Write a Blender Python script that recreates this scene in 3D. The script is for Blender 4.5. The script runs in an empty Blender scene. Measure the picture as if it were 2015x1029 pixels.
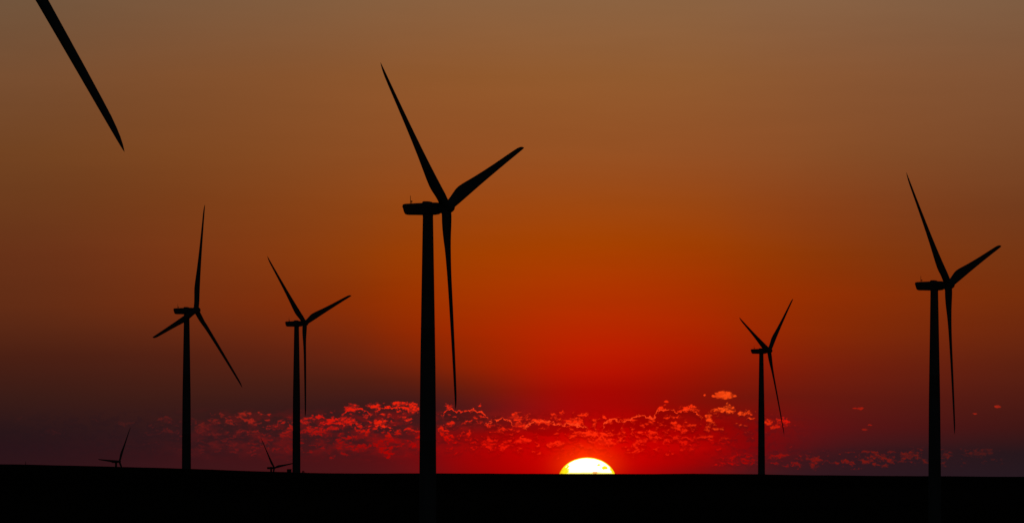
import bpy, bmesh, math, random
from mathutils import Vector, Matrix, noise as mnoise

random.seed(7)
scene = bpy.context.scene
COL = scene.collection
rad = math.radians

# ------------------------------------------------------------------ helpers
def link(o, parent=None):
    COL.objects.link(o)
    if parent is not None:
        o.parent = parent
    return o

def tag(o, label=None, cat=None, group=None, kind=None):
    if label: o["label"] = label
    if cat: o["category"] = cat
    if group: o["group"] = group
    if kind: o["kind"] = kind
    return o

def mesh_obj(name, verts, faces, mat, parent=None, smooth=True, sharp=None):
    me = bpy.data.meshes.new(name)
    me.from_pydata(verts, [], faces)
    me.validate()
    bm = bmesh.new(); bm.from_mesh(me)
    bmesh.ops.recalc_face_normals(bm, faces=bm.faces)
    if smooth:
        for f in bm.faces: f.smooth = True
        if sharp:
            for e in bm.edges:
                if len(e.link_faces) == 2 and e.calc_face_angle(0) > sharp:
                    e.smooth = False
    bm.to_mesh(me); bm.free()
    if mat: me.materials.append(mat)
    return link(bpy.data.objects.new(name, me), parent)

class MB:
    """collects simple solids into one mesh"""
    def __init__(self): self.v, self.f = [], []
    def loft(self, rings, cap=True):
        n = len(rings[0]); b = len(self.v)
        for r in rings: self.v.extend(tuple(p) for p in r)
        for i in range(len(rings) - 1):
            for j in range(n):
                a, c = b + i*n + j, b + i*n + (j+1) % n
                self.f.append((a, c, c + n, a + n))
        if cap:
            self.f.append(tuple(b + j for j in range(n))[::-1])
            self.f.append(tuple(b + (len(rings)-1)*n + j for j in range(n)))
        return self
    def lathe(self, prof, n=32, axis='Z', origin=(0, 0, 0)):
        rings = []
        for r, t in prof:
            ring = []
            for k in range(n):
                a = 2*math.pi*k/n
                if axis == 'Z': p = (r*math.cos(a), r*math.sin(a), t)
                else: p = (t, r*math.cos(a), r*math.sin(a))
                ring.append(tuple(p[i] + origin[i] for i in range(3)))
            rings.append(ring)
        return self.loft(rings)
    def tube(self, a, b, r0, r1=None, n=8):
        a, b = Vector(a), Vector(b); r1 = r0 if r1 is None else r1
        q = (b - a).to_track_quat('Z', 'Y')
        rings = [[p + q @ Vector((r*math.cos(2*math.pi*k/n), r*math.sin(2*math.pi*k/n), 0)) for k in range(n)]
                 for p, r in ((a, r0), (b, r1))]
        return self.loft(rings)
    def box(self, lo, hi):
        x0, y0, z0 = lo; x1, y1, z1 = hi
        return self.loft([[(x0,y0,z), (x1,y0,z), (x1,y1,z), (x0,y1,z)] for z in (z0, z1)])
    def build(self, name, mat, parent=None, smooth=True, sharp=rad(35)):
        return mesh_obj(name, self.v, self.f, mat, parent, smooth, sharp)

def s2l(c):
    c = c / 255.0
    return c/12.92 if c <= 0.04045 else ((c + 0.055)/1.055)**2.4

def lin(rgb): return tuple(s2l(c) for c in rgb)

# ------------------------------------------------------------------ camera (a 220 mm class telephoto)
F = 1007.5 / math.tan(rad(4.5))          # focal length in the design grid (2015 wide)
HZ, CX, CY = 931.3, 1007.5, 514.5        # level line and optical centre in that grid
PITCH = math.atan((HZ - CY) / F)
cam = bpy.data.cameras.new("camera")
cam.sensor_width = 36.0
cam.lens = 18.0 / math.tan(rad(4.5))
cam.clip_start, cam.clip_end = 1.0, 300000.0
camo = link(bpy.data.objects.new("camera", cam))
camo.location = (0, 0, 0)
camo.rotation_euler = (math.pi/2 + PITCH, 0, 0)
scene.camera = camo

def at(px, py, d):
    """world point at ground distance d along a bearing of the survey grid"""
    r, u = (px - CX)/F, (CY - py)/F
    c, s = math.cos(PITCH), math.sin(PITCH)
    y = c - u*s
    return Vector((r*d/y, d, (u*c + s)*d/y))

# ------------------------------------------------------------------ materials
def mat_new(name):
    m = bpy.data.materials.new(name); m.use_nodes = True
    return m, m.node_tree, m.node_tree.nodes["Principled BSDF"]

def paint(name, base, dirt, rough=0.9):
    m, t, b = mat_new(name)
    tc = t.nodes.new("ShaderNodeTexCoord")
    n = t.nodes.new("ShaderNodeTexNoise"); n.inputs["Scale"].default_value = 0.35; n.inputs["Detail"].default_value = 6
    mp = t.nodes.new("ShaderNodeMapping"); mp.inputs["Scale"].default_value = (1.6, 1.6, 0.25)
    t.links.new(tc.outputs["Object"], mp.inputs["Vector"]); t.links.new(mp.outputs[0], n.inputs["Vector"])
    r = t.nodes.new("ShaderNodeValToRGB")
    r.color_ramp.elements[0].position = 0.35; r.color_ramp.elements[0].color = (*dirt, 1)
    r.color_ramp.elements[1].position = 0.62; r.color_ramp.elements[1].color = (*base, 1)
    t.links.new(n.outputs["Fac"], r.inputs[0]); t.links.new(r.outputs[0], b.inputs["Base Color"])
    b.inputs["Roughness"].default_value = rough
    b.inputs["Specular IOR Level"].default_value = 0.0
    return m

M_TOWER = paint("tower_paint", (0.50, 0.51, 0.52), (0.42, 0.42, 0.42))
M_BLADE = paint("blade_gelcoat", (0.46, 0.47, 0.48), (0.38, 0.39, 0.39))
M_NAC = paint("nacelle_shell", (0.44, 0.45, 0.46), (0.36, 0.36, 0.36))
M_STEEL = paint("galvanised_steel", (0.22, 0.22, 0.23), (0.15, 0.15, 0.15), 0.5)
M_HUT = paint("hut_sheet_metal", (0.16, 0.17, 0.15), (0.11, 0.11, 0.10), 0.7)

def ground_mat():
    m, t, b = mat_new("prairie_soil_and_stubble")
    tc = t.nodes.new("ShaderNodeTexCoord")
    n1 = t.nodes.new("ShaderNodeTexNoise"); n1.inputs["Scale"].default_value = 0.006; n1.inputs["Detail"].default_value = 8
    mp = t.nodes.new("ShaderNodeMapping"); mp.inputs["Scale"].default_value = (0.25, 1.0, 1.0)
    t.links.new(tc.outputs["Object"], mp.inputs["Vector"]); t.links.new(mp.outputs[0], n1.inputs["Vector"])
    r = t.nodes.new("ShaderNodeValToRGB")
    e = r.color_ramp.elements
    e[0].position, e[0].color = 0.36, (0.045, 0.036, 0.024, 1)
    e[1].position, e[1].color = 0.66, (0.15, 0.115, 0.07, 1)
    t.links.new(n1.outputs["Fac"], r.inputs[0]); t.links.new(r.outputs[0], b.inputs["Base Color"])
    n2 = t.nodes.new("ShaderNodeTexNoise"); n2.inputs["Scale"].default_value = 0.8; n2.inputs["Detail"].default_value = 6
    t.links.new(tc.outputs["Object"], n2.inputs["Vector"])
    bp = t.nodes.new("ShaderNodeBump"); bp.inputs["Strength"].default_value = 0.5; bp.inputs["Distance"].default_value = 0.4
    t.links.new(n2.outputs["Fac"], bp.inputs["Height"]); t.links.new(bp.outputs[0], b.inputs["Normal"])
    b.inputs["Roughness"].default_value = 1.0
    b.inputs["Specular IOR Level"].default_value = 0.0
    return m
M_GROUND = ground_mat()

def grass_mat():
    m, t, b = mat_new("dry_grass")
    n = t.nodes.new("ShaderNodeTexNoise"); n.inputs["Scale"].default_value = 0.2
    tc = t.nodes.new("ShaderNodeTexCoord"); t.links.new(tc.outputs["Object"], n.inputs["Vector"])
    r = t.nodes.new("ShaderNodeValToRGB")
    r.color_ramp.elements[0].color = (0.020, 0.020, 0.010, 1); r.color_ramp.elements[1].color = (0.065, 0.055, 0.030, 1)
    t.links.new(n.outputs["Fac"], r.inputs[0]); t.links.new(r.outputs[0], b.inputs["Base Color"])
    b.inputs["Roughness"].default_value = 1.0; b.inputs["Specular IOR Level"].default_value = 0.0
    return m
M_GRASS = grass_mat()

# ------------------------------------------------------------------ the wind farm plan
R_BLADE, HUB_H, OVERHANG = 50.0, 80.0, 4.8
TILT, CONE = rad(5.0), rad(2.5)
# bearing x, bearing y of the hub, distance, yaw of the rotor axis, rotor phase, label
PLAN = [
    (878.1, 408.4, 1565.0, 22.6, 310.6, "largest dark wind turbine, its thick tower crossing the horizon left of the sun"),
    (385.8, 610.5, 2949.0, 24.9, 14.2, "dark turbine with one blade straight up and one pointing low left across its tower"),
    (599.4, 635.8, 3365.0, 28.2, 312.0, "dark wind turbine rising beside the small boxy hut on the horizon"),
    (1866.0, 560.5, 2094.0, 24.0, 313.7, "tall dark wind turbine at the far right whose tower reaches below the horizon"),
    (1513.1, 690.0, 3792.0, 24.5, 291.3, "smaller dark wind turbine with V shaped upper blades, just right of the setting sun"),
    (234.8, 907.5, 7982.0, 29.9, 32.9, "tiny distant turbine sunk behind the ridge with one blade lying level to the left"),
    (539.4, 920.0, 8860.0, 30.9, 322.8, "tiny sunken turbine just left of the boxy hut, nacelle and blades above the crest"),
]
def hub_point(row): return at(row[0], row[1], row[2])
TURB = []
for row in PLAN:
    H = hub_point(row); ps = rad(row[3])
    base = Vector((H.x - OVERHANG*math.cos(ps), H.y + OVERHANG*math.sin(ps), H.z - HUB_H))
    TURB.append((base, ps, rad(row[4]), row[5]))
# the near turbine: only one blade reaches into view
def blade_frame(p):
    a = Vector((math.cos(TILT), 0, math.sin(TILT))); up = Vector((-math.sin(TILT), 0, math.cos(TILT))); h = up.cross(a)
    d = up*math.cos(p) + h*math.sin(p); e = -up*math.sin(p) + h*math.cos(p)
    z = d*math.cos(CONE) + a*math.sin(CONE); x = a*math.cos(CONE) - d*math.sin(CONE)
    return Matrix((x, e, z)).transposed()
NEAR_D, NEAR_YAW, NEAR_P = 640.0, rad(23.0), rad(134.6)
tip = at(246, 296, NEAR_D)
dirw = Matrix.Rotation(-NEAR_YAW, 3, 'Z') @ blade_frame(NEAR_P).col[2]
Hn = tip - dirw*R_BLADE
TURB.append((Vector((Hn.x - OVERHANG*math.cos(NEAR_YAW), Hn.y + OVERHANG*math.sin(NEAR_YAW), Hn.z - HUB_H)), NEAR_YAW, NEAR_P,
             "nearest turbine, only one long dark blade hanging into the top left corner"))

# ------------------------------------------------------------------ terrain
CREST_D = 2550.0
CREST = [(-600, 906), (0, 912.6), (60, 913.4), (200, 917.2), (367, 921.2), (480, 925.5), (560, 928.2), (650, 930.4), (720, 931.2),
         (820, 930.2), (960, 930.8), (1155, 931.4), (1350, 931.2), (1500, 932.6), (1650, 934.4), (1820, 936.2), (2015, 937.2), (2600, 940)]
def interp(tab, x):
    if x <= tab[0][0]: return tab[0][1]
    for (x0, y0), (x1, y1) in zip(tab, tab[1:]):
        if x <= x1:
            t = (x - x0)/(x1 - x0)
            return y0 + (y1 - y0)*t
    return tab[-1][1]
def smooth_crest(x):
    return sum(interp(CREST, x + o)*w for o, w in ((-40, .2), (-20, .2), (0, .2), (20, .2), (40, .2)))
def crest_z(az_px): return (HZ - smooth_crest(az_px))/F*CREST_D

BASES = [(b.x, b.y, b.z) for b, *_ in TURB]
def profile(d, zc):
    zl = zc*0.3 if zc > 0 else zc
    tab = [(0, -1.8), (40, -2.6), (250, -8), (650, -14), (1100, -16.5), (1565, -18), (2000, -19.5), (2140, -18.5), (2300, -9), (2420, -3.2 + zl),
           (CREST_D - 40, zc - 0.25), (CREST_D, zc), (CREST_D + 50, zc - 0.4), (2750, zc - 3.5), (2949, zc - 7), (3400, -10), (3800, -12), (5000, -30), (8000, -68), (12000, -85), (60000, -160)]
    for (d0, z0), (d1, z1) in zip(tab, tab[1:]):
        if d <= d1:
            t = (d - d0)/(d1 - d0)
            return z0 + (z1 - z0)*t
    return tab[-1][1]
def raw_height(x, y):
    d = math.hypot(x, y)
    front = y > 0 and abs(x) < y
    px = CX + F*x/y if front else (-600 if x < 0 else 2600)
    zc = crest_z(max(-600, min(2600, px)))
    z = sum(profile(d*(1 + o), zc) for o in (-0.006, 0, 0.006))/3
    amp = min(1.0, d/600)
    z += amp*0.16*mnoise.noise(Vector((x/23, y/31, 0.3))) + amp*0.05*mnoise.noise(Vector((x/7, y/9, 4.1)))
    far = max(0.0, min(1.0, (d - 4000)/4000))
    z += far*6*mnoise.noise(Vector((x/1500, y/1500, 9.0)))
    return z
CORR = []
def height(x, y):
    z = raw_height(x, y)
    for bx, by, dz, s in CORR:
        q = ((x - bx)**2 + (y - by)**2)/(s*s)
        if q < 9: z += dz*math.exp(-q)
    return z
for bx, by, bz in BASES:
    CORR.append((bx, by, bz - raw_height(bx, by), 60.0 if by < 4500 else 400.0))

azs = []
a = -180.0
while a < 179.999:
    azs.append(a)
    m = abs(a + 0.0)
    a += 0.035 if -6.2 <= a < 6.2 else (0.3 if -12 <= a < 12 else (2.0 if -40 <= a < 40 else 6.0))
    if azs[-1] < -6.2 < a: a = -6.2
    if azs[-1] < -12 < a: a = -12
    if azs[-1] < -40 < a: a = -40.0
ds = [0.6, 1.5, 3, 6, 10, 16, 25, 40, 60, 90, 130, 180, 250, 330, 420, 520, 650, 800, 950, 1100, 1250, 1400, 1500, 1560, 1620, 1700, 1800, 1900, 2000, 2050]
d = 2080
while d < 2700: ds.append(d); d += 5
ds += [2720, 2760, 2820, 2880, 2950, 3030, 3120, 3220, 3300, 3370, 3450, 3550, 3700, 3800, 3900, 4100, 4500, 5000, 5600, 6300, 7000, 7500, 8000, 8500, 9000, 9600, 10500, 12000, 15000, 20000, 28000, 40000, 55000]
V, Fc = [(0.0, 0.0, -1.8)], []
na = len(azs)
for dd in ds:
    for az in azs:
        x, y = dd*math.sin(rad(az)), dd*math.cos(rad(az))
        V.append((x, y, height(x, y)))
for j in range(na):
    Fc.append((0, 1 + (j+1) % na, 1 + j))
for i in range(len(ds) - 1):
    for j in range(na):
        p0 = 1 + i*na + j; p1 = 1 + i*na + (j+1) % na
        Fc.append((p0, p1, p1 + na, p0 + na))
me = bpy.data.meshes.new("ground"); me.from_pydata(V, [], Fc); me.materials.append(M_GROUND)
me.polygons.foreach_set("use_smooth", [True]*len(me.polygons))
ground = link(bpy.data.objects.new("ground", me))
tag(ground, "nearly black rolling prairie under the sunset, rising to a long low crest at the horizon", "ground", kind="structure")

# grass along the crest, in tufts nobody could count
gv, gf = [], []
for k in range(26000):
    px = random.uniform(-60, 2075)
    dd = CREST_D + random.uniform(-55, 40)
    x = (px - CX)/F*dd; y = math.sqrt(dd*dd - x*x)
    if mnoise.noise(Vector((x/14, y/40, 2.0))) < -0.25 + random.uniform(-.2, .2): continue
    z = height(x, y) - 0.05
    h = random.uniform(0.05, 0.13)*(1 + 0.6*mnoise.noise(Vector((x/40, y/60, 7.0)))); w = random.uniform(0.08, 0.2)
    for q in range(3):
        an = random.uniform(0, math.pi); ca, sa = math.cos(an)*w, math.sin(an)*w
        lx, ly = random.uniform(-.12, .12), random.uniform(-.12, .12)
        b = len(gv)
        gv += [(x - ca, y - sa, z), (x + ca, y + sa, z), (x + lx, y + ly, z + h)]
        gf.append((b, b+1, b+2))
g = mesh_obj("grass", gv, gf, M_GRASS, smooth=False)
tag(g, "short dark prairie grass roughening the crest of the horizon", "grass", kind="stuff")

# ------------------------------------------------------------------ the wind turbine (local +X is upwind)
def tower_bm():
    prof = []
    knots = [(2.06, -0.6), (2.05, 3), (2.02, 18), (1.84, 42), (1.55, 60), (1.24, 78.35)]
    joints = (24.0, 51.0)
    zs = [-0.6, 3, 10, 18, 23.85, 23.9, 24.1, 24.15, 33, 42, 50.85, 50.9, 51.1, 51.15, 60, 69, 77.9, 77.95, 78.3]
    def rr(z):
        for (r0, z0), (r1, z1) in zip(knots, knots[1:]):
            if z <= z1: return r0 + (r1 - r0)*(z - z0)/(z1 - z0)
        return knots[-1][0]
    for z in zs:
        r = rr(z)
        if any(abs(z - j) < 0.12 for j in joints) or z > 77.92: r += 0.03
        prof.append((r, z))
    return MB().lathe(prof, 96)

def nacelle_bm():
    # stations along X: (x, half width, bottom z, top z) about the rotor axis height
    st = [(-6.05, 0.90, -1.15, 0.50), (-6.0, 1.15, -1.35, 0.72), (-5.85, 1.32, -1.56, 0.92), (-5.4, 1.44, -1.66, 1.04), (-4.0, 1.5, -1.68, 1.10),
          (-2.0, 1.5, -1.74, 1.16), (0.0, 1.5, -1.76, 1.22), (1.6, 1.45, -1.74, 1.24), (2.6, 1.32, -1.62, 1.22), (3.0, 1.15, -1.35, 1.05)]
    rings = []
    for x, w, z0, z1 in st:
        c, h = (z0 + z1)/2, (z1 - z0)/2
        ring = []
        for k in range(40):
            a = 2*math.pi*k/40; n = 4.5
            ca, sa = math.cos(a), math.sin(a)
            sl = max(0.0, min(1.0, (-3.6 - x)/2.4)); zz = c + h*math.copysign(abs(sa)**(2/n), sa)
            ring.append((x - sl*0.30*(zz + 0.35), w*math.copysign(abs(ca)**(2/n), ca), HUB_H + c + h*math.copysign(abs(sa)**(2/n), sa)))
        rings.append(ring)
    return MB().loft(rings)

def hub_bm():
    prof = [(0.95, -1.75), (1.26, -1.55), (1.42, -1.1), (1.50, -0.3), (1.49, 0.4), (1.38, 1.05), (1.18, 1.5), (0.88, 1.86), (0.48, 2.08), (0.08, 2.15)]
    return MB().lathe(prof, 32, 'X')

def blade_bm():
    #        r     chord  thick  twist  LE offset
    st = [(0.9, 2.35, 2.35, 18, 1.17), (2.2, 2.35, 2.35, 18, 1.17), (3.4, 2.45, 2.36, 16, 1.19), (4.8, 2.70, 2.26, 15, 1.18), (6.4, 3.00, 2.02, 15, 1.15),
          (8.2, 3.28, 1.74, 15, 1.12), (10.0, 3.38, 1.48, 14.5, 1.08), (12.5, 3.28, 1.22, 13, 1.02), (16.0, 2.98, 0.96, 11, 0.93), (20.0, 2.66, 0.78, 8.5, 0.83),
          (25.0, 2.32, 0.62, 6, 0.72), (30.0, 2.04, 0.49, 4, 0.63), (35.0, 1.80, 0.39, 2.5, 0.54), (40.0, 1.58, 0.31, 1.2, 0.46), (44.0, 1.40, 0.245, 0.5, 0.41),
          (46.2, 1.26, 0.20, 0.2, 0.38), (47.6, 1.06, 0.16, 0, 0.355), (48.6, 0.82, 0.12, 0, 0.335), (49.3, 0.54, 0.08, 0, 0.31), (49.75, 0.28, 0.045, 0, 0.28), (50.0, 0.06, 0.012, 0, 0.25)]
    N = 28; rings = []
    for r, c, t, tw, le in st:
        circ = max(0.0, min(1.0, 1 - (r - 2.2)/5.5)); ring = []
        tr = rad(tw); ct, sn = math.cos(tr), math.sin(tr)
        for k in range(N):
            th = 2*math.pi*k/N
            s = (1 - math.cos(th))/2                       # 0 at LE, 1 at TE
            y4 = 2.9690*math.sqrt(max(s, 0)) - 1.2600*s - 3.5160*s*s + 2.8430*s**3 - 1.0150*s**4
            foil = y4*0.5*t*(1.0 if th <= math.pi else -1.0)*(1.15 if th <= math.pi else 0.85)
            ell = 0.5*t*math.sin(th)
            off = circ*ell + (1 - circ)*foil
            ch = le - s*c
            ring.append((ch*sn - off*ct, ch*ct + off*sn, r))
        rings.append(ring)
    return MB().loft(rings)

def make_turbine():
    root = link(bpy.data.objects.new("wind_turbine", None)); root.empty_display_size = 5
    tower_bm().build("tower", M_TOWER, root)
    nac = nacelle_bm().build("nacelle", M_NAC, root, sharp=rad(50))
    hatch = MB()
    hatch.loft([[(-1.15 + i*.12, s*(1.0 - i*.08), HUB_H + z) if False else (x, y, HUB_H + z) for (x, y) in
                 ((-1.15 + i*.15, -1.05 + i*.1), (1.05 - i*.45, -1.05 + i*.1), (1.05 - i*.45, 1.05 - i*.1), (-1.15 + i*.15, 1.05 - i*.1))]
                for i, z in enumerate((1.12, 1.44, 1.56))])
    hatch.build("roof_hatch", M_NAC, nac, smooth=False)
    ms = MB(); ms.tube((-4.75, .35, HUB_H + 1.0), (-4.75, .35, HUB_H + 2.9), 0.09, 0.06)
    ms.tube((-4.75, .35, HUB_H + 2.9), (-4.75, .35, HUB_H + 3.15), 0.03, 0.02, 6)
    ms.build("lightning_rod", M_STEEL, nac)
    vn = MB(); vn.tube((-4.2, -.2, HUB_H + 1.0), (-4.2, -.2, HUB_H + 1.45), 0.06)
    vn.tube((-4.42, -.2, HUB_H + 1.55), (-3.98, -.2, HUB_H + 1.55), 0.03)
    vn.lathe([(0.03, 1.40), (0.18, 1.48), (0.23, 1.60), (0.18, 1.72), (0.03, 1.78)], 12, 'Z', (-4.2, -.2, HUB_H))
    vn.build("wind_vane", M_STEEL, nac)
    MB().loft([[(-6.0, -.95, HUB_H + .30), (-6.0, .95, HUB_H + .30), (-6.0, .95, HUB_H + .52), (-6.0, -.95, HUB_H + .52)],
               [(-6.5, -.80, HUB_H + .26), (-6.5, .80, HUB_H + .26), (-6.5, .80, HUB_H + .32), (-6.5, -.80, HUB_H + .32)]]).build("vent_lip", M_NAC, nac, smooth=False)
    hub = hub_bm().build("hub", M_NAC, root)
    hub.location = (OVERHANG, 0, HUB_H); hub.rotation_euler = (0, -TILT, 0)
    proto = blade_bm()
    b0 = proto.build("blade", M_BLADE, root, sharp=rad(60))
    for k in (1, 2):
        b = b0.copy(); link(b, root)
    return root

def copy_tree(o, parent=None):
    c = o.copy(); COL.objects.link(c); c.parent = parent
    for ch in list(o.children): copy_tree(ch, c)
    return c

proto = make_turbine()
for i, (base, yaw, ph, label) in enumerate(TURB):
    root = proto if i == 0 else copy_tree(proto)
    root.location = base; root.rotation_euler = (0, 0, -yaw)
    tag(root, label, "wind turbine", "wind turbines of the prairie wind farm")
    for k, b in enumerate([c for c in root.children if c.name.split('.')[0] == "blade"]):
        m = blade_frame(ph + k*2*math.pi/3).to_4x4()
        m.translation = Vector((OVERHANG, 0, HUB_H))
        b.matrix_local = m

# ------------------------------------------------------------------ small things on the crest
def on_ground(px, d):
    x = (px - CX)/F*d
    y = math.sqrt(d*d - x*x)
    return Vector((x, y, height(x, y)))

p = on_ground(569.5, 2590)
hut = link(bpy.data.objects.new("utility_hut", None)); hut.location = p; hut.rotation_euler = (0, 0, rad(8))
tag(hut, "small dark boxy hut on the horizon between a sunken turbine and a tower", "hut")
MB().box((-.82, -.8, -.5), (.82, .8, 1.30)).build("wall", M_HUT, hut, smooth=False)
MB().loft([[(-.90, -.9, 1.303), (.93, -.9, 1.303), (.93, .9, 1.303), (-.90, .9, 1.303)],
           [(-.90, -.9, 1.37), (.93, -.9, 1.37), (.93, .9, 1.37), (-.90, .9, 1.37)],
           [(-.60, -.7, 1.52), (.86, -.7, 1.52), (.86, .7, 1.52), (-.60, .7, 1.52)]]).build("roof", M_HUT, hut, smooth=False)
MB().box((-.35, -.83, -.1), (.35, -.803, 1.15)).build("door", M_STEEL, hut, smooth=False)

def shrub(px, d, w, h, label):
    o = on_ground(px, d)
    v, f = [], []
    for k in range(420):
        a = random.uniform(0, 2*math.pi); t = random.random()
        rr = w*math.sqrt(random.random())*(1 - .55*t)*(1 + .4*math.sin(3*a + 1))
        c = Vector((rr*math.cos(a), rr*math.sin(a), h*t*(1 - .3*rr/w)))
        n = Vector((random.gauss(0, 1), random.gauss(0, 1), random.gauss(0, 1))).normalized(); u = n.orthogonal().normalized(); q = n.cross(u)
        s = random.uniform(.05, .11); b = len(v)
        v += [tuple(c + u*s), tuple(c + q*s*.5), tuple(c - u*s), tuple(c - q*s*.5)]; f.append((b, b+1, b+2, b+3))
    root = link(bpy.data.objects.new("shrub", None)); root.location = o
    mesh_obj("foliage", v, f, M_GRASS, root, smooth=False)
    st = MB()
    for k in range(5):
        a = k*1.3; st.tube((0, 0, -.1), (.5*w*math.cos(a), .5*w*math.sin(a), h*.7), .03, .012, 6)
    st.build("stem", M_GRASS, root)
    tag(root, label, "shrub")
shrub(597.0, 2570, 0.75, 0.95, "low dark shrub hugging the right foot of a tower on the horizon")

p = on_ground(53.7, 2555)
post = MB().tube((0, 0, -.4), (0, 0, 1.15), .11, .09, 10).lathe([(.10, 1.15), (.07, 1.22), (.01, 1.25)], 10).build("fence_post", M_HUT)
post.location = p
tag(post, "lone short post on the left end of the crest", "post")

# ------------------------------------------------------------------ the sun
SUN_D = 70000.0
c = at(1155.3, HZ + 13, SUN_D)
bm = bmesh.new(); bmesh.ops.create_uvsphere(bm, u_segments=96, v_segments=48, radius=1.0)
for f in bm.faces: f.smooth = True
me = bpy.data.meshes.new("sun"); bm.to_mesh(me); bm.free()
sun = link(bpy.data.objects.new("sun", me)); sun.location = c
sun.scale = (57/F*SUN_D, 57/F*SUN_D, 45/F*SUN_D)
tag(sun, "glowing yellow white disc of the setting sun, half sunk behind the horizon", "sun")

class NT:
    """a tiny expression layer over shader nodes"""
    def __init__(self, tree): self.t = tree
    def _in(self, s, v):
        if isinstance(v, S): self.t.links.new(v.s, s)
        elif isinstance(v, (tuple, list)) and len(v) == 3 and s.type == 'RGBA': s.default_value = (*v, 1)
        else: s.default_value = v
    def math(self, op, a, b=None, c=None, clamp=False):
        n = self.t.nodes.new("ShaderNodeMath"); n.operation = op; n.use_clamp = clamp
        for i, x in enumerate((a, b, c)):
            if x is not None: self._in(n.inputs[i], x)
        return S(self, n.outputs[0])
    def vmath(self, op, a, b=None, c=None, out="Vector"):
        n = self.t.nodes.new("ShaderNodeVectorMath"); n.operation = op
        for i, x in enumerate((a, b, c)):
            if x is not None: self._in(n.inputs[i], x)
        return S(self, n.outputs[out])
    def xyz(self, x, y, z=0.0):
        n = self.t.nodes.new("ShaderNodeCombineXYZ")
        for i, v in enumerate((x, y, z)): self._in(n.inputs[i], v)
        return S(self, n.outputs[0])
    def sep(self, v):
        n = self.t.nodes.new("ShaderNodeSeparateXYZ"); self._in(n.inputs[0], v)
        return [S(self, o) for o in n.outputs]
    def noise(self, v, scale, detail=4.0, rough=0.55, kind='FBM', out="Fac", lac=2.0):
        n = self.t.nodes.new("ShaderNodeTexNoise"); n.noise_dimensions = '3D'
        self._in(n.inputs["Vector"], v); n.inputs["Scale"].default_value = scale
        n.inputs["Detail"].default_value = detail; n.inputs["Roughness"].default_value = rough; n.inputs["Lacunarity"].default_value = lac
        return S(self, n.outputs[out])
    def sstep(self, x, e0, e1):
        n = self.t.nodes.new("ShaderNodeMapRange"); n.interpolation_type = 'SMOOTHSTEP'
        if e0 > e1:
            n.inputs["From Min"].default_value, n.inputs["From Max"].default_value = e1, e0
            n.inputs["To Min"].default_value, n.inputs["To Max"].default_value = 1.0, 0.0
        else:
            n.inputs["From Min"].default_value, n.inputs["From Max"].default_value = e0, e1
        self._in(n.inputs["Value"], x)
        return S(self, n.outputs["Result"])
    def ramp(self, x, stops, lo, hi, interp='LINEAR'):
        """stops: (position, linear rgb)"""
        f = (x - lo) / (hi - lo)
        n = self.t.nodes.new("ShaderNodeValToRGB"); r = n.color_ramp; r.interpolation = interp
        stops = sorted(stops)
        while len(r.elements) < len(stops): r.elements.new(0.5)
        for e, (p, cc) in zip(r.elements, stops):
            e.position = (p - lo)/(hi - lo)
        for e, (p, cc) in zip(r.elements, stops):
            e.color = (*cc, 1)
        self._in(n.inputs[0], f)
        return S(self, n.outputs[0])
    def mix(self, f, a, b, mode='MIX'):
        n = self.t.nodes.new("ShaderNodeMix"); n.data_type = 'RGBA'; n.blend_type = mode
        self._in(n.inputs[0], f); self._in(n.inputs[6], a); self._in(n.inputs[7], b)
        return S(self, n.outputs[2])
    def scale(self, c, k): return self.vmath('SCALE', c, None).set_scale(k) if False else self._sc(c, k)
    def _sc(self, c, k):
        n = self.t.nodes.new("ShaderNodeVectorMath"); n.operation = 'SCALE'
        self._in(n.inputs[0], c); self._in(n.inputs["Scale"], k)
        return S(self, n.outputs[0])
class S:
    def __init__(self, nt, s): self.nt, self.s = nt, s
    def __add__(self, o): return self.nt.math('ADD', self, o)
    __radd__ = __add__
    def __sub__(self, o): return self.nt.math('SUBTRACT', self, o)
    def __rsub__(self, o): return self.nt.math('SUBTRACT', o, self)
    def __mul__(self, o): return self.nt.math('MULTIPLY', self, o)
    __rmul__ = __mul__
    def __truediv__(self, o): return self.nt.math('DIVIDE', self, o)

m = bpy.data.materials.new("solar_disc"); m.use_nodes = True
t = m.node_tree; t.nodes.clear(); N = NT(t)
out = t.nodes.new("ShaderNodeOutputMaterial"); em = t.nodes.new("ShaderNodeEmission")
tc = t.nodes.new("ShaderNodeTexCoord"); oc = S(N, tc.outputs["Object"])
ox, oy, oz = N.sep(oc)
r2 = N.math('SQRT', ox*ox + oz*oz)
nz = N.noise(N.vmath('MULTIPLY', oc, (5.0, 5.0, 7.0)), 1.0, 4, 0.6)
nf = N.noise(oc, 16.0, 3, 0.6)
limb = N.sstep(r2 + (nz - 0.5)*0.05 + (nf - 0.5)*0.03, 0.925, 0.975)
edge = N.sstep(r2 + N.sstep(oz, 0.70, 0.40)*0.10 + (nz - 0.5)*0.10, 0.97, 1.02)
left = N.sstep(ox + (nz - 0.5)*0.55 + (nf - 0.5)*0.2 + N.sstep(oz, 0.5, 0.9)*0.08, -0.62, -0.70)
def spot(x, z, rx, rz):
    qx, qz = (ox - x)/rx, (oz - z)/rz
    return N.sstep(N.math('SQRT', qx*qx + qz*qz) + (nf - 0.5)*1.6 + (nz - 0.5)*1.0, 1.15, 0.75)
veil = N.math('MAXIMUM', N.math('MAXIMUM', spot(0.60, 0.54, 0.12, 0.085), spot(0.40, 0.67, 0.075, 0.045)), N.math('MAXIMUM', left, edge))
low = N.sstep(oz + (nz - 0.5)*0.06, 0.40, 0.31)*0.9
k = N.math('MAXIMUM', N.math('MAXIMUM', limb, veil), low)
colr = N.mix(k, (2.2, 2.0, 1.7), (1.1, 0.86, 0.010))
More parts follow.
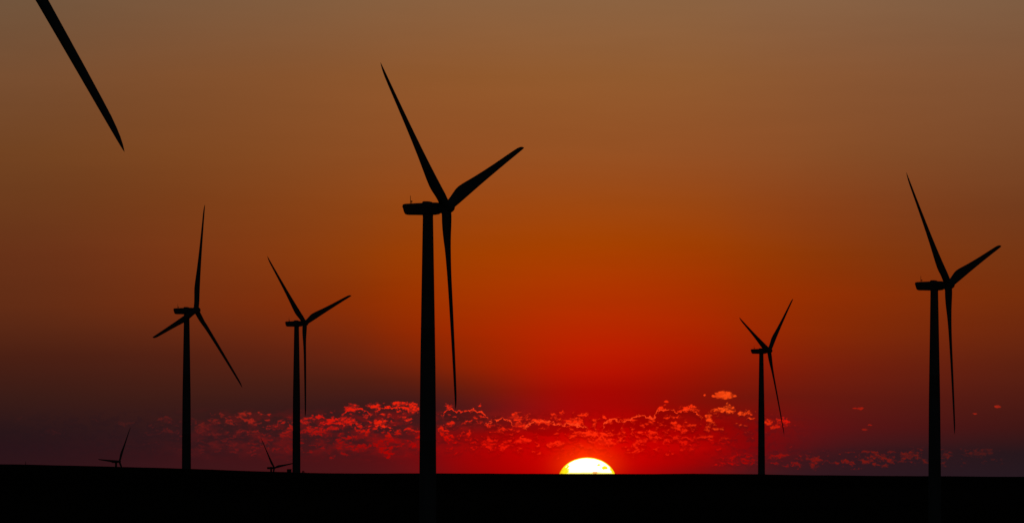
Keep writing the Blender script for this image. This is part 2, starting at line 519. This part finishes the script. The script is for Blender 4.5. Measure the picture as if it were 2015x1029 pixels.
colr = N.mix(N.sstep(r2 + (nz - 0.5)*0.05, 0.972, 1.0)*0.85, colr, (1.0, 0.42, 0.0))
deep = N.sstep(nf + N.sstep(ox, -0.70, -0.92)*0.20 - N.sstep(ox, -.7, -.5), 0.64, 0.74)
deep = N.math('MAXIMUM', deep, spot(0.27, 0.325, 0.11, 0.05))
colr = N.mix(deep*0.75, colr, (0.80, 0.22, 0.002))
t.links.new(colr.s, em.inputs["Color"]); em.inputs["Strength"].default_value = 1.0
t.links.new(em.outputs[0], out.inputs["Surface"])
me.materials.append(m)

SUN_AZ = math.atan2((1155.3 - CX), F)
SUN_EL = rad(0.15)
sd = Vector((math.sin(SUN_AZ)*math.cos(SUN_EL), math.cos(SUN_AZ)*math.cos(SUN_EL), math.sin(SUN_EL)))
sl = bpy.data.lights.new("sun_light", 'SUN'); sl.energy = 0.12; sl.angle = rad(0.5); sl.color = (1.0, 0.32, 0.08)
slo = link(bpy.data.objects.new("sun_light", sl)); slo.rotation_euler = sd.to_track_quat('Z', 'Y').to_euler()

# ------------------------------------------------------------------ world: dusk sky
w = bpy.data.worlds.new("World"); scene.world = w; w.use_nodes = True
t = w.node_tree; t.nodes.clear(); N = NT(t)
wo = t.nodes.new("ShaderNodeOutputWorld"); bg = t.nodes.new("ShaderNodeBackground")
tc = t.nodes.new("ShaderNodeTexCoord")
D = S(N, tc.outputs["Generated"])
dx, dy, dz = N.sep(D)
dyc = N.math('MAXIMUM', dy, 0.05)
K = 1000.0                                    # tangent of bearing and elevation, in thousandths
U = dx/dyc*K - (1155.3 - CX)/F*K              # bearing from the sun
E = dz/dyc*K                                  # elevation above the level line
gu = lambda px: (px - 1155.3)/F*K
ge = lambda py: (HZ - py)/F*K

SKY = {   # bearing: [(elevation, sRGB)]
    30:   [(0, (112,84,60)), (150, (117,77,48)), (300, (112,66,33)), (400, (106,58,28)), (500, (101,49,24)), (600, (94,43,21)), (700, (73,31,19)), (780, (56,27,22)), (850, (40,21,24)), (880, (39,19,24)), (931, (44,20,24))],
    320:  [(0, (122,87,60)), (150, (126,78,44)), (300, (122,69,32)), (400, (118,60,25)), (500, (117,53,22)), (600, (110,46,18)), (700, (78,32,19)), (780, (63,28,21)), (850, (48,23,25)), (900, (52,20,24)), (931, (56,22,26))],
    660: [(0, (134,95,63)), (150, (138,84,44)), (300, (140,77,34)), (400, (140,68,22)), (500, (142,60,10)), (600, (136,46,6)), (680, (110,37,14)), (750, (78,30,19)), (800, (58,25,24)), (860, (62,22,24)), (900, (78,18,20)), (931, (76,20,22))],
    800: [(0, (137,96,63)), (150, (142,86,44)), (300, (145,78,34)), (400, (147,69,18)), (500, (154,61,4)), (580, (154,51,0)), (650, (146,42,2)), (700, (126,36,8)), (750, (90,29,16)), (785, (66,25,23)), (830, (62,24,25)), (870, (76,20,22)), (900, (92,14,18)), (931, (90,18,22))],
    950: [(0, (139,97,63)), (150, (145,88,44)), (300, (148,79,34)), (400, (154,70,18)), (500, (164,64,0)), (580, (166,54,0)), (650, (164,42,0)), (720, (144,36,0)), (770, (98,28,12)), (800, (72,24,22)), (830, (78,22,20)), (855, (138,2,2)), (890, (170,0,0)), (931, (150,0,0))],
    1155: [(0, (140,99,65)), (150, (146,90,46)), (300, (150,81,34)), (400, (158,72,16)), (480, (168,66,0)), (560, (178,54,0)), (630, (186,42,0)), (690, (196,28,0)), (730, (196,14,0)), (770, (182,0,0)), (800, (182,0,0)), (840, (198,0,0)), (880, (220,0,0)), (931, (200,0,0))],
    1370: [(0, (140,99,65)), (150, (144,90,48)), (300, (146,79,36)), (400, (152,70,18)), (480, (160,62,2)), (560, (166,50,0)), (630, (172,40,0)), (690, (168,26,0)), (740, (146,20,2)), (790, (124,16,6)), (840, (148,0,0)), (880, (176,0,0)), (910, (156,0,0)), (931, (118,6,8))],
    1500: [(0, (138,98,67)), (150, (141,88,49)), (300, (142,78,37)), (400, (144,67,22)), (500, (149,58,4)), (580, (154,48,0)), (650, (152,40,2)), (720, (138,28,6)), (780, (112,22,12)), (840, (128,8,8)), (880, (112,6,10)), (910, (66,20,24)), (931, (60,24,28))],
    1660: [(0, (136,97,67)), (150, (138,86,50)), (300, (136,77,38)), (400, (136,64,24)), (500, (136,54,8)), (580, (144,46,3)), (650, (135,42,5)), (720, (119,31,11)), (780, (102,25,15)), (840, (88,20,20)), (890, (52,23,27)), (931, (46,23,30))],
    1995: [(0, (124,91,65)), (150, (126,82,52)), (300, (120,71,40)), (400, (112,60,30)), (500, (114,53,20)), (580, (113,46,13)), (650, (103,39,15)), (720, (86,32,17)), (780, (74,27,19)), (840, (58,22,20)), (890, (36,22,26)), (931, (36,24,30))],
}
cols = sorted(SKY)
acc, wsum = None, None
fc = t.nodes.new("ShaderNodeFloatCurve"); cm = fc.mapping; cv = cm.curves[0]; cm.use_clip = True
lo_u, hi_u = gu(cols[0] - 300), gu(cols[-1] + 300)
pts = [(0.0, 0.0)] + [((gu(px) - lo_u)/(hi_u - lo_u), (i + 1)/(len(cols) + 1)) for i, px in enumerate(cols)] + [(1.0, 1.0)]
cv.points[0].location = pts[0]; cv.points[1].location = pts[-1]
for q in pts[1:-1]: cv.points.new(*q)
cm.update()
N._in(fc.inputs["Value"], N.math('MINIMUM', N.math('MAXIMUM', (U - lo_u)/(hi_u - lo_u), 0.0), 1.0))
T = S(N, fc.outputs[0])*(len(cols) + 1) - 1.0
for i, px in enumerate(cols):
    du = (T - float(i)) / 0.56
    wgt = N.math('POWER', 2.71828, (du*du)*-0.5) + 1e-7
    rc = N.ramp(E, [(ge(y), lin(cc)) for y, cc in SKY[px]] + [(ge(-500), lin((104, 84, 72)))], 0.0, ge(-500))
    cw = N._sc(rc, wgt)
    acc = cw if acc is None else N.vmath('ADD', acc, cw)
    wsum = wgt if wsum is None else wsum + wgt
base = N._sc(acc, 1.0/1.0 if False else N.math('DIVIDE', 1.0, wsum))

# aureole hugging the sun
ra2 = U*U*0.40 + (E - 1.4)*(E - 1.4)
aur = N.math('POWER', 2.71828, ra2*(-1.0/(2.5*2.5)))
base = N.vmath('ADD', base, N._sc((0.50, 0.040, 0.0), aur))
aur2 = N.math('POWER', 2.71828, ra2*(-1.0/(6.0*6.0)))
base = N.vmath('ADD', base, N._sc((0.10, 0.0, 0.0), aur2))

# ---- cumulus bank low in the sky
P = N.xyz(U, E, 0.0)
n1 = N.noise(P, 0.42, 3, 0.55, out="Color"); n2 = N.noise(P, 1.6, 3, 0.6, out="Color")
warp = N.vmath('ADD', N._sc(N.vmath('SUBTRACT', n1, (0.5, 0.5, 0.5)), 1.9), N._sc(N.vmath('SUBTRACT', n2, (0.5, 0.5, 0.5)), 1.4))
PW = N.vmath('ADD', P, N.vmath('MULTIPLY', warp, (1.2, 0.8, 0.0)))
def field(off):
    q = N.vmath('MULTIPLY_ADD', N.vmath('ADD', P, N.vmath('MULTIPLY', warp, (0.5, 0.3, 0.0))), (1.0, 1.45, 1.0), (3.1, 7.7 + off, 2.0))
    return N.noise(q, 0.78, 5, 0.56)
fb = field(0.0); fu = field(0.36)
fine = N.noise(N.vmath('MULTIPLY', P, (1.0, 1.25, 1.0)), 1.9, 3, 0.55)

def blobs(lst, up=0.0, PW=PW):
    dist = None
    for x, y, rx, ry in lst:
        sx, sy = F/K/rx, F/K/ry
        q = N.vmath('MULTIPLY_ADD', PW, (sx, sy, 0.0), (-gu(x)*sx, (up - ge(y))*sy, 0.0))
        l = N.vmath('LENGTH', q, out="Value")
        dist = l if dist is None else N.math('MINIMUM', dist, l)
    return dist
PUFFS = [(1427,808,26,7), (1430,802,9,6), (1465,812,14,7), (1480,824,9,4), (1513,830,11,6), (1543,831,14,8), (1525,840,14,4),
    (1357,806,20,8), (1302,806,7,6), (1328,838,18,10), (1393,824,9,9), (1280,848,14,5),
    (1311,867,9,5), (1286,863,7,5), (1260,851,7,4), (1190,868,32,9), (1165,852,38,7), (1125,830,22,8), (1108,809,6,4), (1187,818,7,5), (1015,818,16,7), (1024,836,13,9),
    (1030,866,18,8), (1092,872,11,5), (960,877,16,10), (993,876,14,8), (868,848,9,9), (885,866,12,8), (920,853,10,5), (690,803,13,8), (735,799,15,6), (792,796,20,4),
    (814,800,10,6), (630,817,18,5), (655,825,16,9), (690,831,20,6), (750,829,17,8), (804,808,16,8), (725,851,9,10), (765,855,9,9), (690,856,14,8), (620,845,22,12),
    (740,876,22,7), (766,893,15,6), (712,880,12,8), (475,815,13,6), (510,815,7,5), (488,826,12,5), (437,815,5,4), (450,833,9,7), (395,843,13,12), (320,827,13,6),
    (330,848,15,7), (1395,858,12,5), (1400,868,9,5), (1345,869,10,6), (1440,902,12,5), (1470,905,14,8), (1535,898,22,5), (1600,908,10,7), (1662,905,9,6), (1730,900,34,8),
    (1790,896,18,8), (1860,898,16,6), (1930,890,30,9), (248,832,14,6), (105,850,16,7), (38,822,9,5), (1150,818,10,4), (1060,830,12,4), (945,800,5,4), (885,800,12,4)]
dp = blobs(PUFFS)
# small clouds standing alone
ALONE = [(1425,777,17,8), (1417,777,9,7), (1433,777,9,7), (1405,778,4,3), (1447,779,4,2), (1386,776,2,1.6), (1311,790,5,2), (1692,803,7,2.4), (1683,803,4,1.6), (1962,800,7,2.6), (1701,845,5,2), (1711,836,5,1.2), (1918,814,5,1.4)]
PL = N.vmath('ADD', P, N.vmath('MULTIPLY', warp, (0.30, 0.22, 0.0)))
da = blobs(ALONE, 0.0, PL)
alone = N.sstep(da - (fine - 0.5)*1.3, 1.25, 0.60)
puff = N.sstep(dp - (fb - 0.5)*2.6 - (fine - 0.5)*1.5, 1.15, 0.40)
# billowing heads whose upper rims catch the light
HEADS = [(889,818,22,14), (928,821,32,16), (1255,833,36,15), (1310,827,27,22), (1205,843,19,19), (1075,842,42,15), (1350,823,30,16), (770,812,34,12), (700,818,30,13),
         (985,835,26,14), (1130,843,26,12), (650,838,30,10), (745,845,30,10)]
fr = (fine - 0.5)*0.35
dh = blobs(HEADS) + fr
du_ = blobs(HEADS, 0.19) + fr
body = N.sstep(dh, 1.0, 0.80)
rim = N.sstep(dh, 1.03, 0.96)*N.sstep(du_, 0.93, 1.02)
# ragged torn cloud all through the bank; fu is the same field a little higher up, so fb - fu > 0 on upper edges
cov = N.ramp(U, [(gu(0), (.10,)*3), (gu(250), (.20,)*3), (gu(360), (.38,)*3), (gu(420), (.44,)*3), (gu(590), (.44,)*3), (gu(700), (.47,)*3), (gu(830), (.43,)*3), (gu(870), (.34,)*3), (gu(1000), (.36,)*3), (gu(1100), (.40,)*3), (gu(1420), (.38,)*3), (gu(1500), (.20,)*3), (gu(1640), (.02,)*3), (gu(2015), (.02,)*3)], gu(0), gu(2015))
cov = N.sep(cov)[0]
vert = N.sstep(E + (fb - 0.5)*2.0, ge(914), ge(872))*N.sstep(E, ge(796), ge(832))
lowc = N.sstep(E, ge(934), ge(908))*N.sstep(E, ge(872), ge(894))*N.sstep(U, gu(1340), gu(1460))*N.sstep(U, gu(2080), gu(1850))
cover = N.math('MAXIMUM', cov*vert, lowc*0.42)
torn = N.sstep(fb + (fine - 0.5)*0.22 - 0.685 + cover*0.46, 0.0, 0.17)
top = N.sstep(fb - fu, -0.05, 0.07)
torn = torn*(0.30 + 0.62*top)*N.sstep(cover, 0.02, 0.12)
strength = N.sep(N.ramp(U, [(gu(0), (.30,)*3), (gu(300), (.45,)*3), (gu(420), (.62,)*3), (gu(500), (.80,)*3), (gu(650), (1.0,)*3), (gu(1560), (1.0,)*3), (gu(1660), (1.0,)*3), (gu(2015), (.9,)*3)], gu(0), gu(2015)))[0]
mott = 0.34 + 0.66*N.sstep(fine + (fb - fu)*1.7, 0.38, 0.64)
light = N.math('MAXIMUM', N.math('MAXIMUM', puff*mott, alone*(0.65 + 0.35*mott)), torn*(0.65 + 0.35*mott))*strength
# brightness and hue of lit cloud, falling off from the sun
lit_hi = N.ramp(U, [(gu(0), lin((62,26,26))), (gu(250), lin((88,28,24))), (gu(420), lin((132,30,22))), (gu(500), lin((176,34,20))), (gu(640), lin((206,20,10))), (gu(760), lin((236,34,10))), (gu(900), lin((240,36,12))),
                    (gu(1020), lin((252,44,12))), (gu(1155), lin((252,44,10))), (gu(1350), lin((252,44,9))), (gu(1430), lin((255,76,18))), (gu(1540), lin((220,20,6))), (gu(1700), lin((160,26,12))), (gu(1960), lin((168,34,18))), (gu(2015), lin((150,40,22)))], gu(0), gu(2015))
lit_lo = N.ramp(U, [(gu(0), lin((52,22,26))), (gu(300), lin((78,22,24))), (gu(450), lin((104,22,22))), (gu(600), lin((132,14,12))), (gu(760), lin((166,4,2))), (gu(860), lin((186,2,0))), (gu(900), lin((206,6,0))), (gu(1020), lin((240,24,6))),
                    (gu(1155), lin((255,40,8))), (gu(1280), lin((240,26,6))), (gu(1400), lin((206,8,2))), (gu(1470), lin((160,6,4))), (gu(1600), lin((124,20,14))), (gu(1750), lin((112,24,17))), (gu(1900), lin((80,24,22))), (gu(2015), lin((52,24,26)))], gu(0), gu(2015))
lit = N.mix(N.sstep(E, ge(872), ge(818)), lit_lo, lit_hi)
# unlit bodies are greyer and a little darker than the glow behind them
dark = N.math('MAXIMUM', body*0.6, N.sstep(fu, 0.44, 0.58)*N.math('MAXIMUM', vert*N.sstep(cov, .02, .25), lowc)*0.6)
shade = N.mix(0.75, base, N.ramp(U, [(gu(0), lin((32,20,25))), (gu(300), lin((42,21,25))), (gu(560), lin((58,22,25))), (gu(800), lin((66,24,26))), (gu(1480), lin((66,22,26))), (gu(1700), lin((46,22,28))), (gu(2015), lin((32,22,28)))], gu(0), gu(2015)))
fadeb = N.sstep(N.math('ABSOLUTE', U), 10.0, 40.0)
shade = N.mix(fadeb, N._sc(base, 0.62), shade)
sky = N.mix(dark, base, shade)
soft = N.noise(N.vmath('MULTIPLY_ADD', P, (1.0, 2.2, 1.0), (9.0, 2.0, 5.0)), 0.34, 4, 0.55)
veil_c = N.sstep(soft, 0.42, 0.66)*vert*N.sstep(cov, .25, .45)*N.sstep(N.math('ABSOLUTE', U), 6.0, 26.0)
sky = N.mix(veil_c*0.42, sky, lit_lo)
sky = N.mix(N.math('MINIMUM', light, 1.0), sky, lit)
rimk = rim*N.sstep(fb + fine*0.6, 0.60, 0.80)
sky = N.mix(N.math('MINIMUM', rimk, 1.0), sky, N.mix(N.sstep(N.math('ABSOLUTE', U), 26.0, 8.0)*0.22, lit_hi, lin((255, 100, 45))))
# faint streakiness of the high haze
hz = N.noise(N.vmath('MULTIPLY', P, (0.02, 0.16, 1.0)), 1.0, 3, 0.5)
hz2 = N.noise(N.vmath('MULTIPLY', P, (0.06, 0.5, 1.0)), 1.0, 4, 0.6)
sky = N._sc(sky, 0.925 + hz*0.10 + hz2*0.05)

# ---- the rest of the dome: a Nishita dusk sky, dim
ns = t.nodes.new("ShaderNodeTexSky"); ns.sky_type = 'NISHITA'; ns.sun_disc = False
ns.sun_elevation = rad(0.3); ns.sun_rotation = SUN_AZ; ns.altitude = 800; ns.air_density = 1.0; ns.dust_density = 2.0; ns.ozone_density = 1.5
rest = N._sc(S(N, ns.outputs[0]), 0.0075)
cosang = N.vmath('DOT_PRODUCT', D, (math.sin(SUN_AZ), math.cos(SUN_AZ), 0.04), out="Value")
front = N.sstep(cosang, math.cos(rad(22)), math.cos(rad(9)))*N.sstep(dz, -0.02, -0.002)
final = N.mix(front, rest, sky)
t.links.new(final.s, bg.inputs["Color"]); bg.inputs["Strength"].default_value = 1.0
t.links.new(bg.outputs[0], wo.inputs["Surface"])

# ------------------------------------------------------------------ render look
scene.view_settings.view_transform = 'Standard'
scene.view_settings.look = 'None'
scene.view_settings.exposure = 0.0
scene.view_settings.gamma = 1.0
scene.view_settings.use_curve_mapping = False
scene.render.engine = 'CYCLES'
scene.cycles.use_denoising = False
scene.cycles.max_bounces = 4
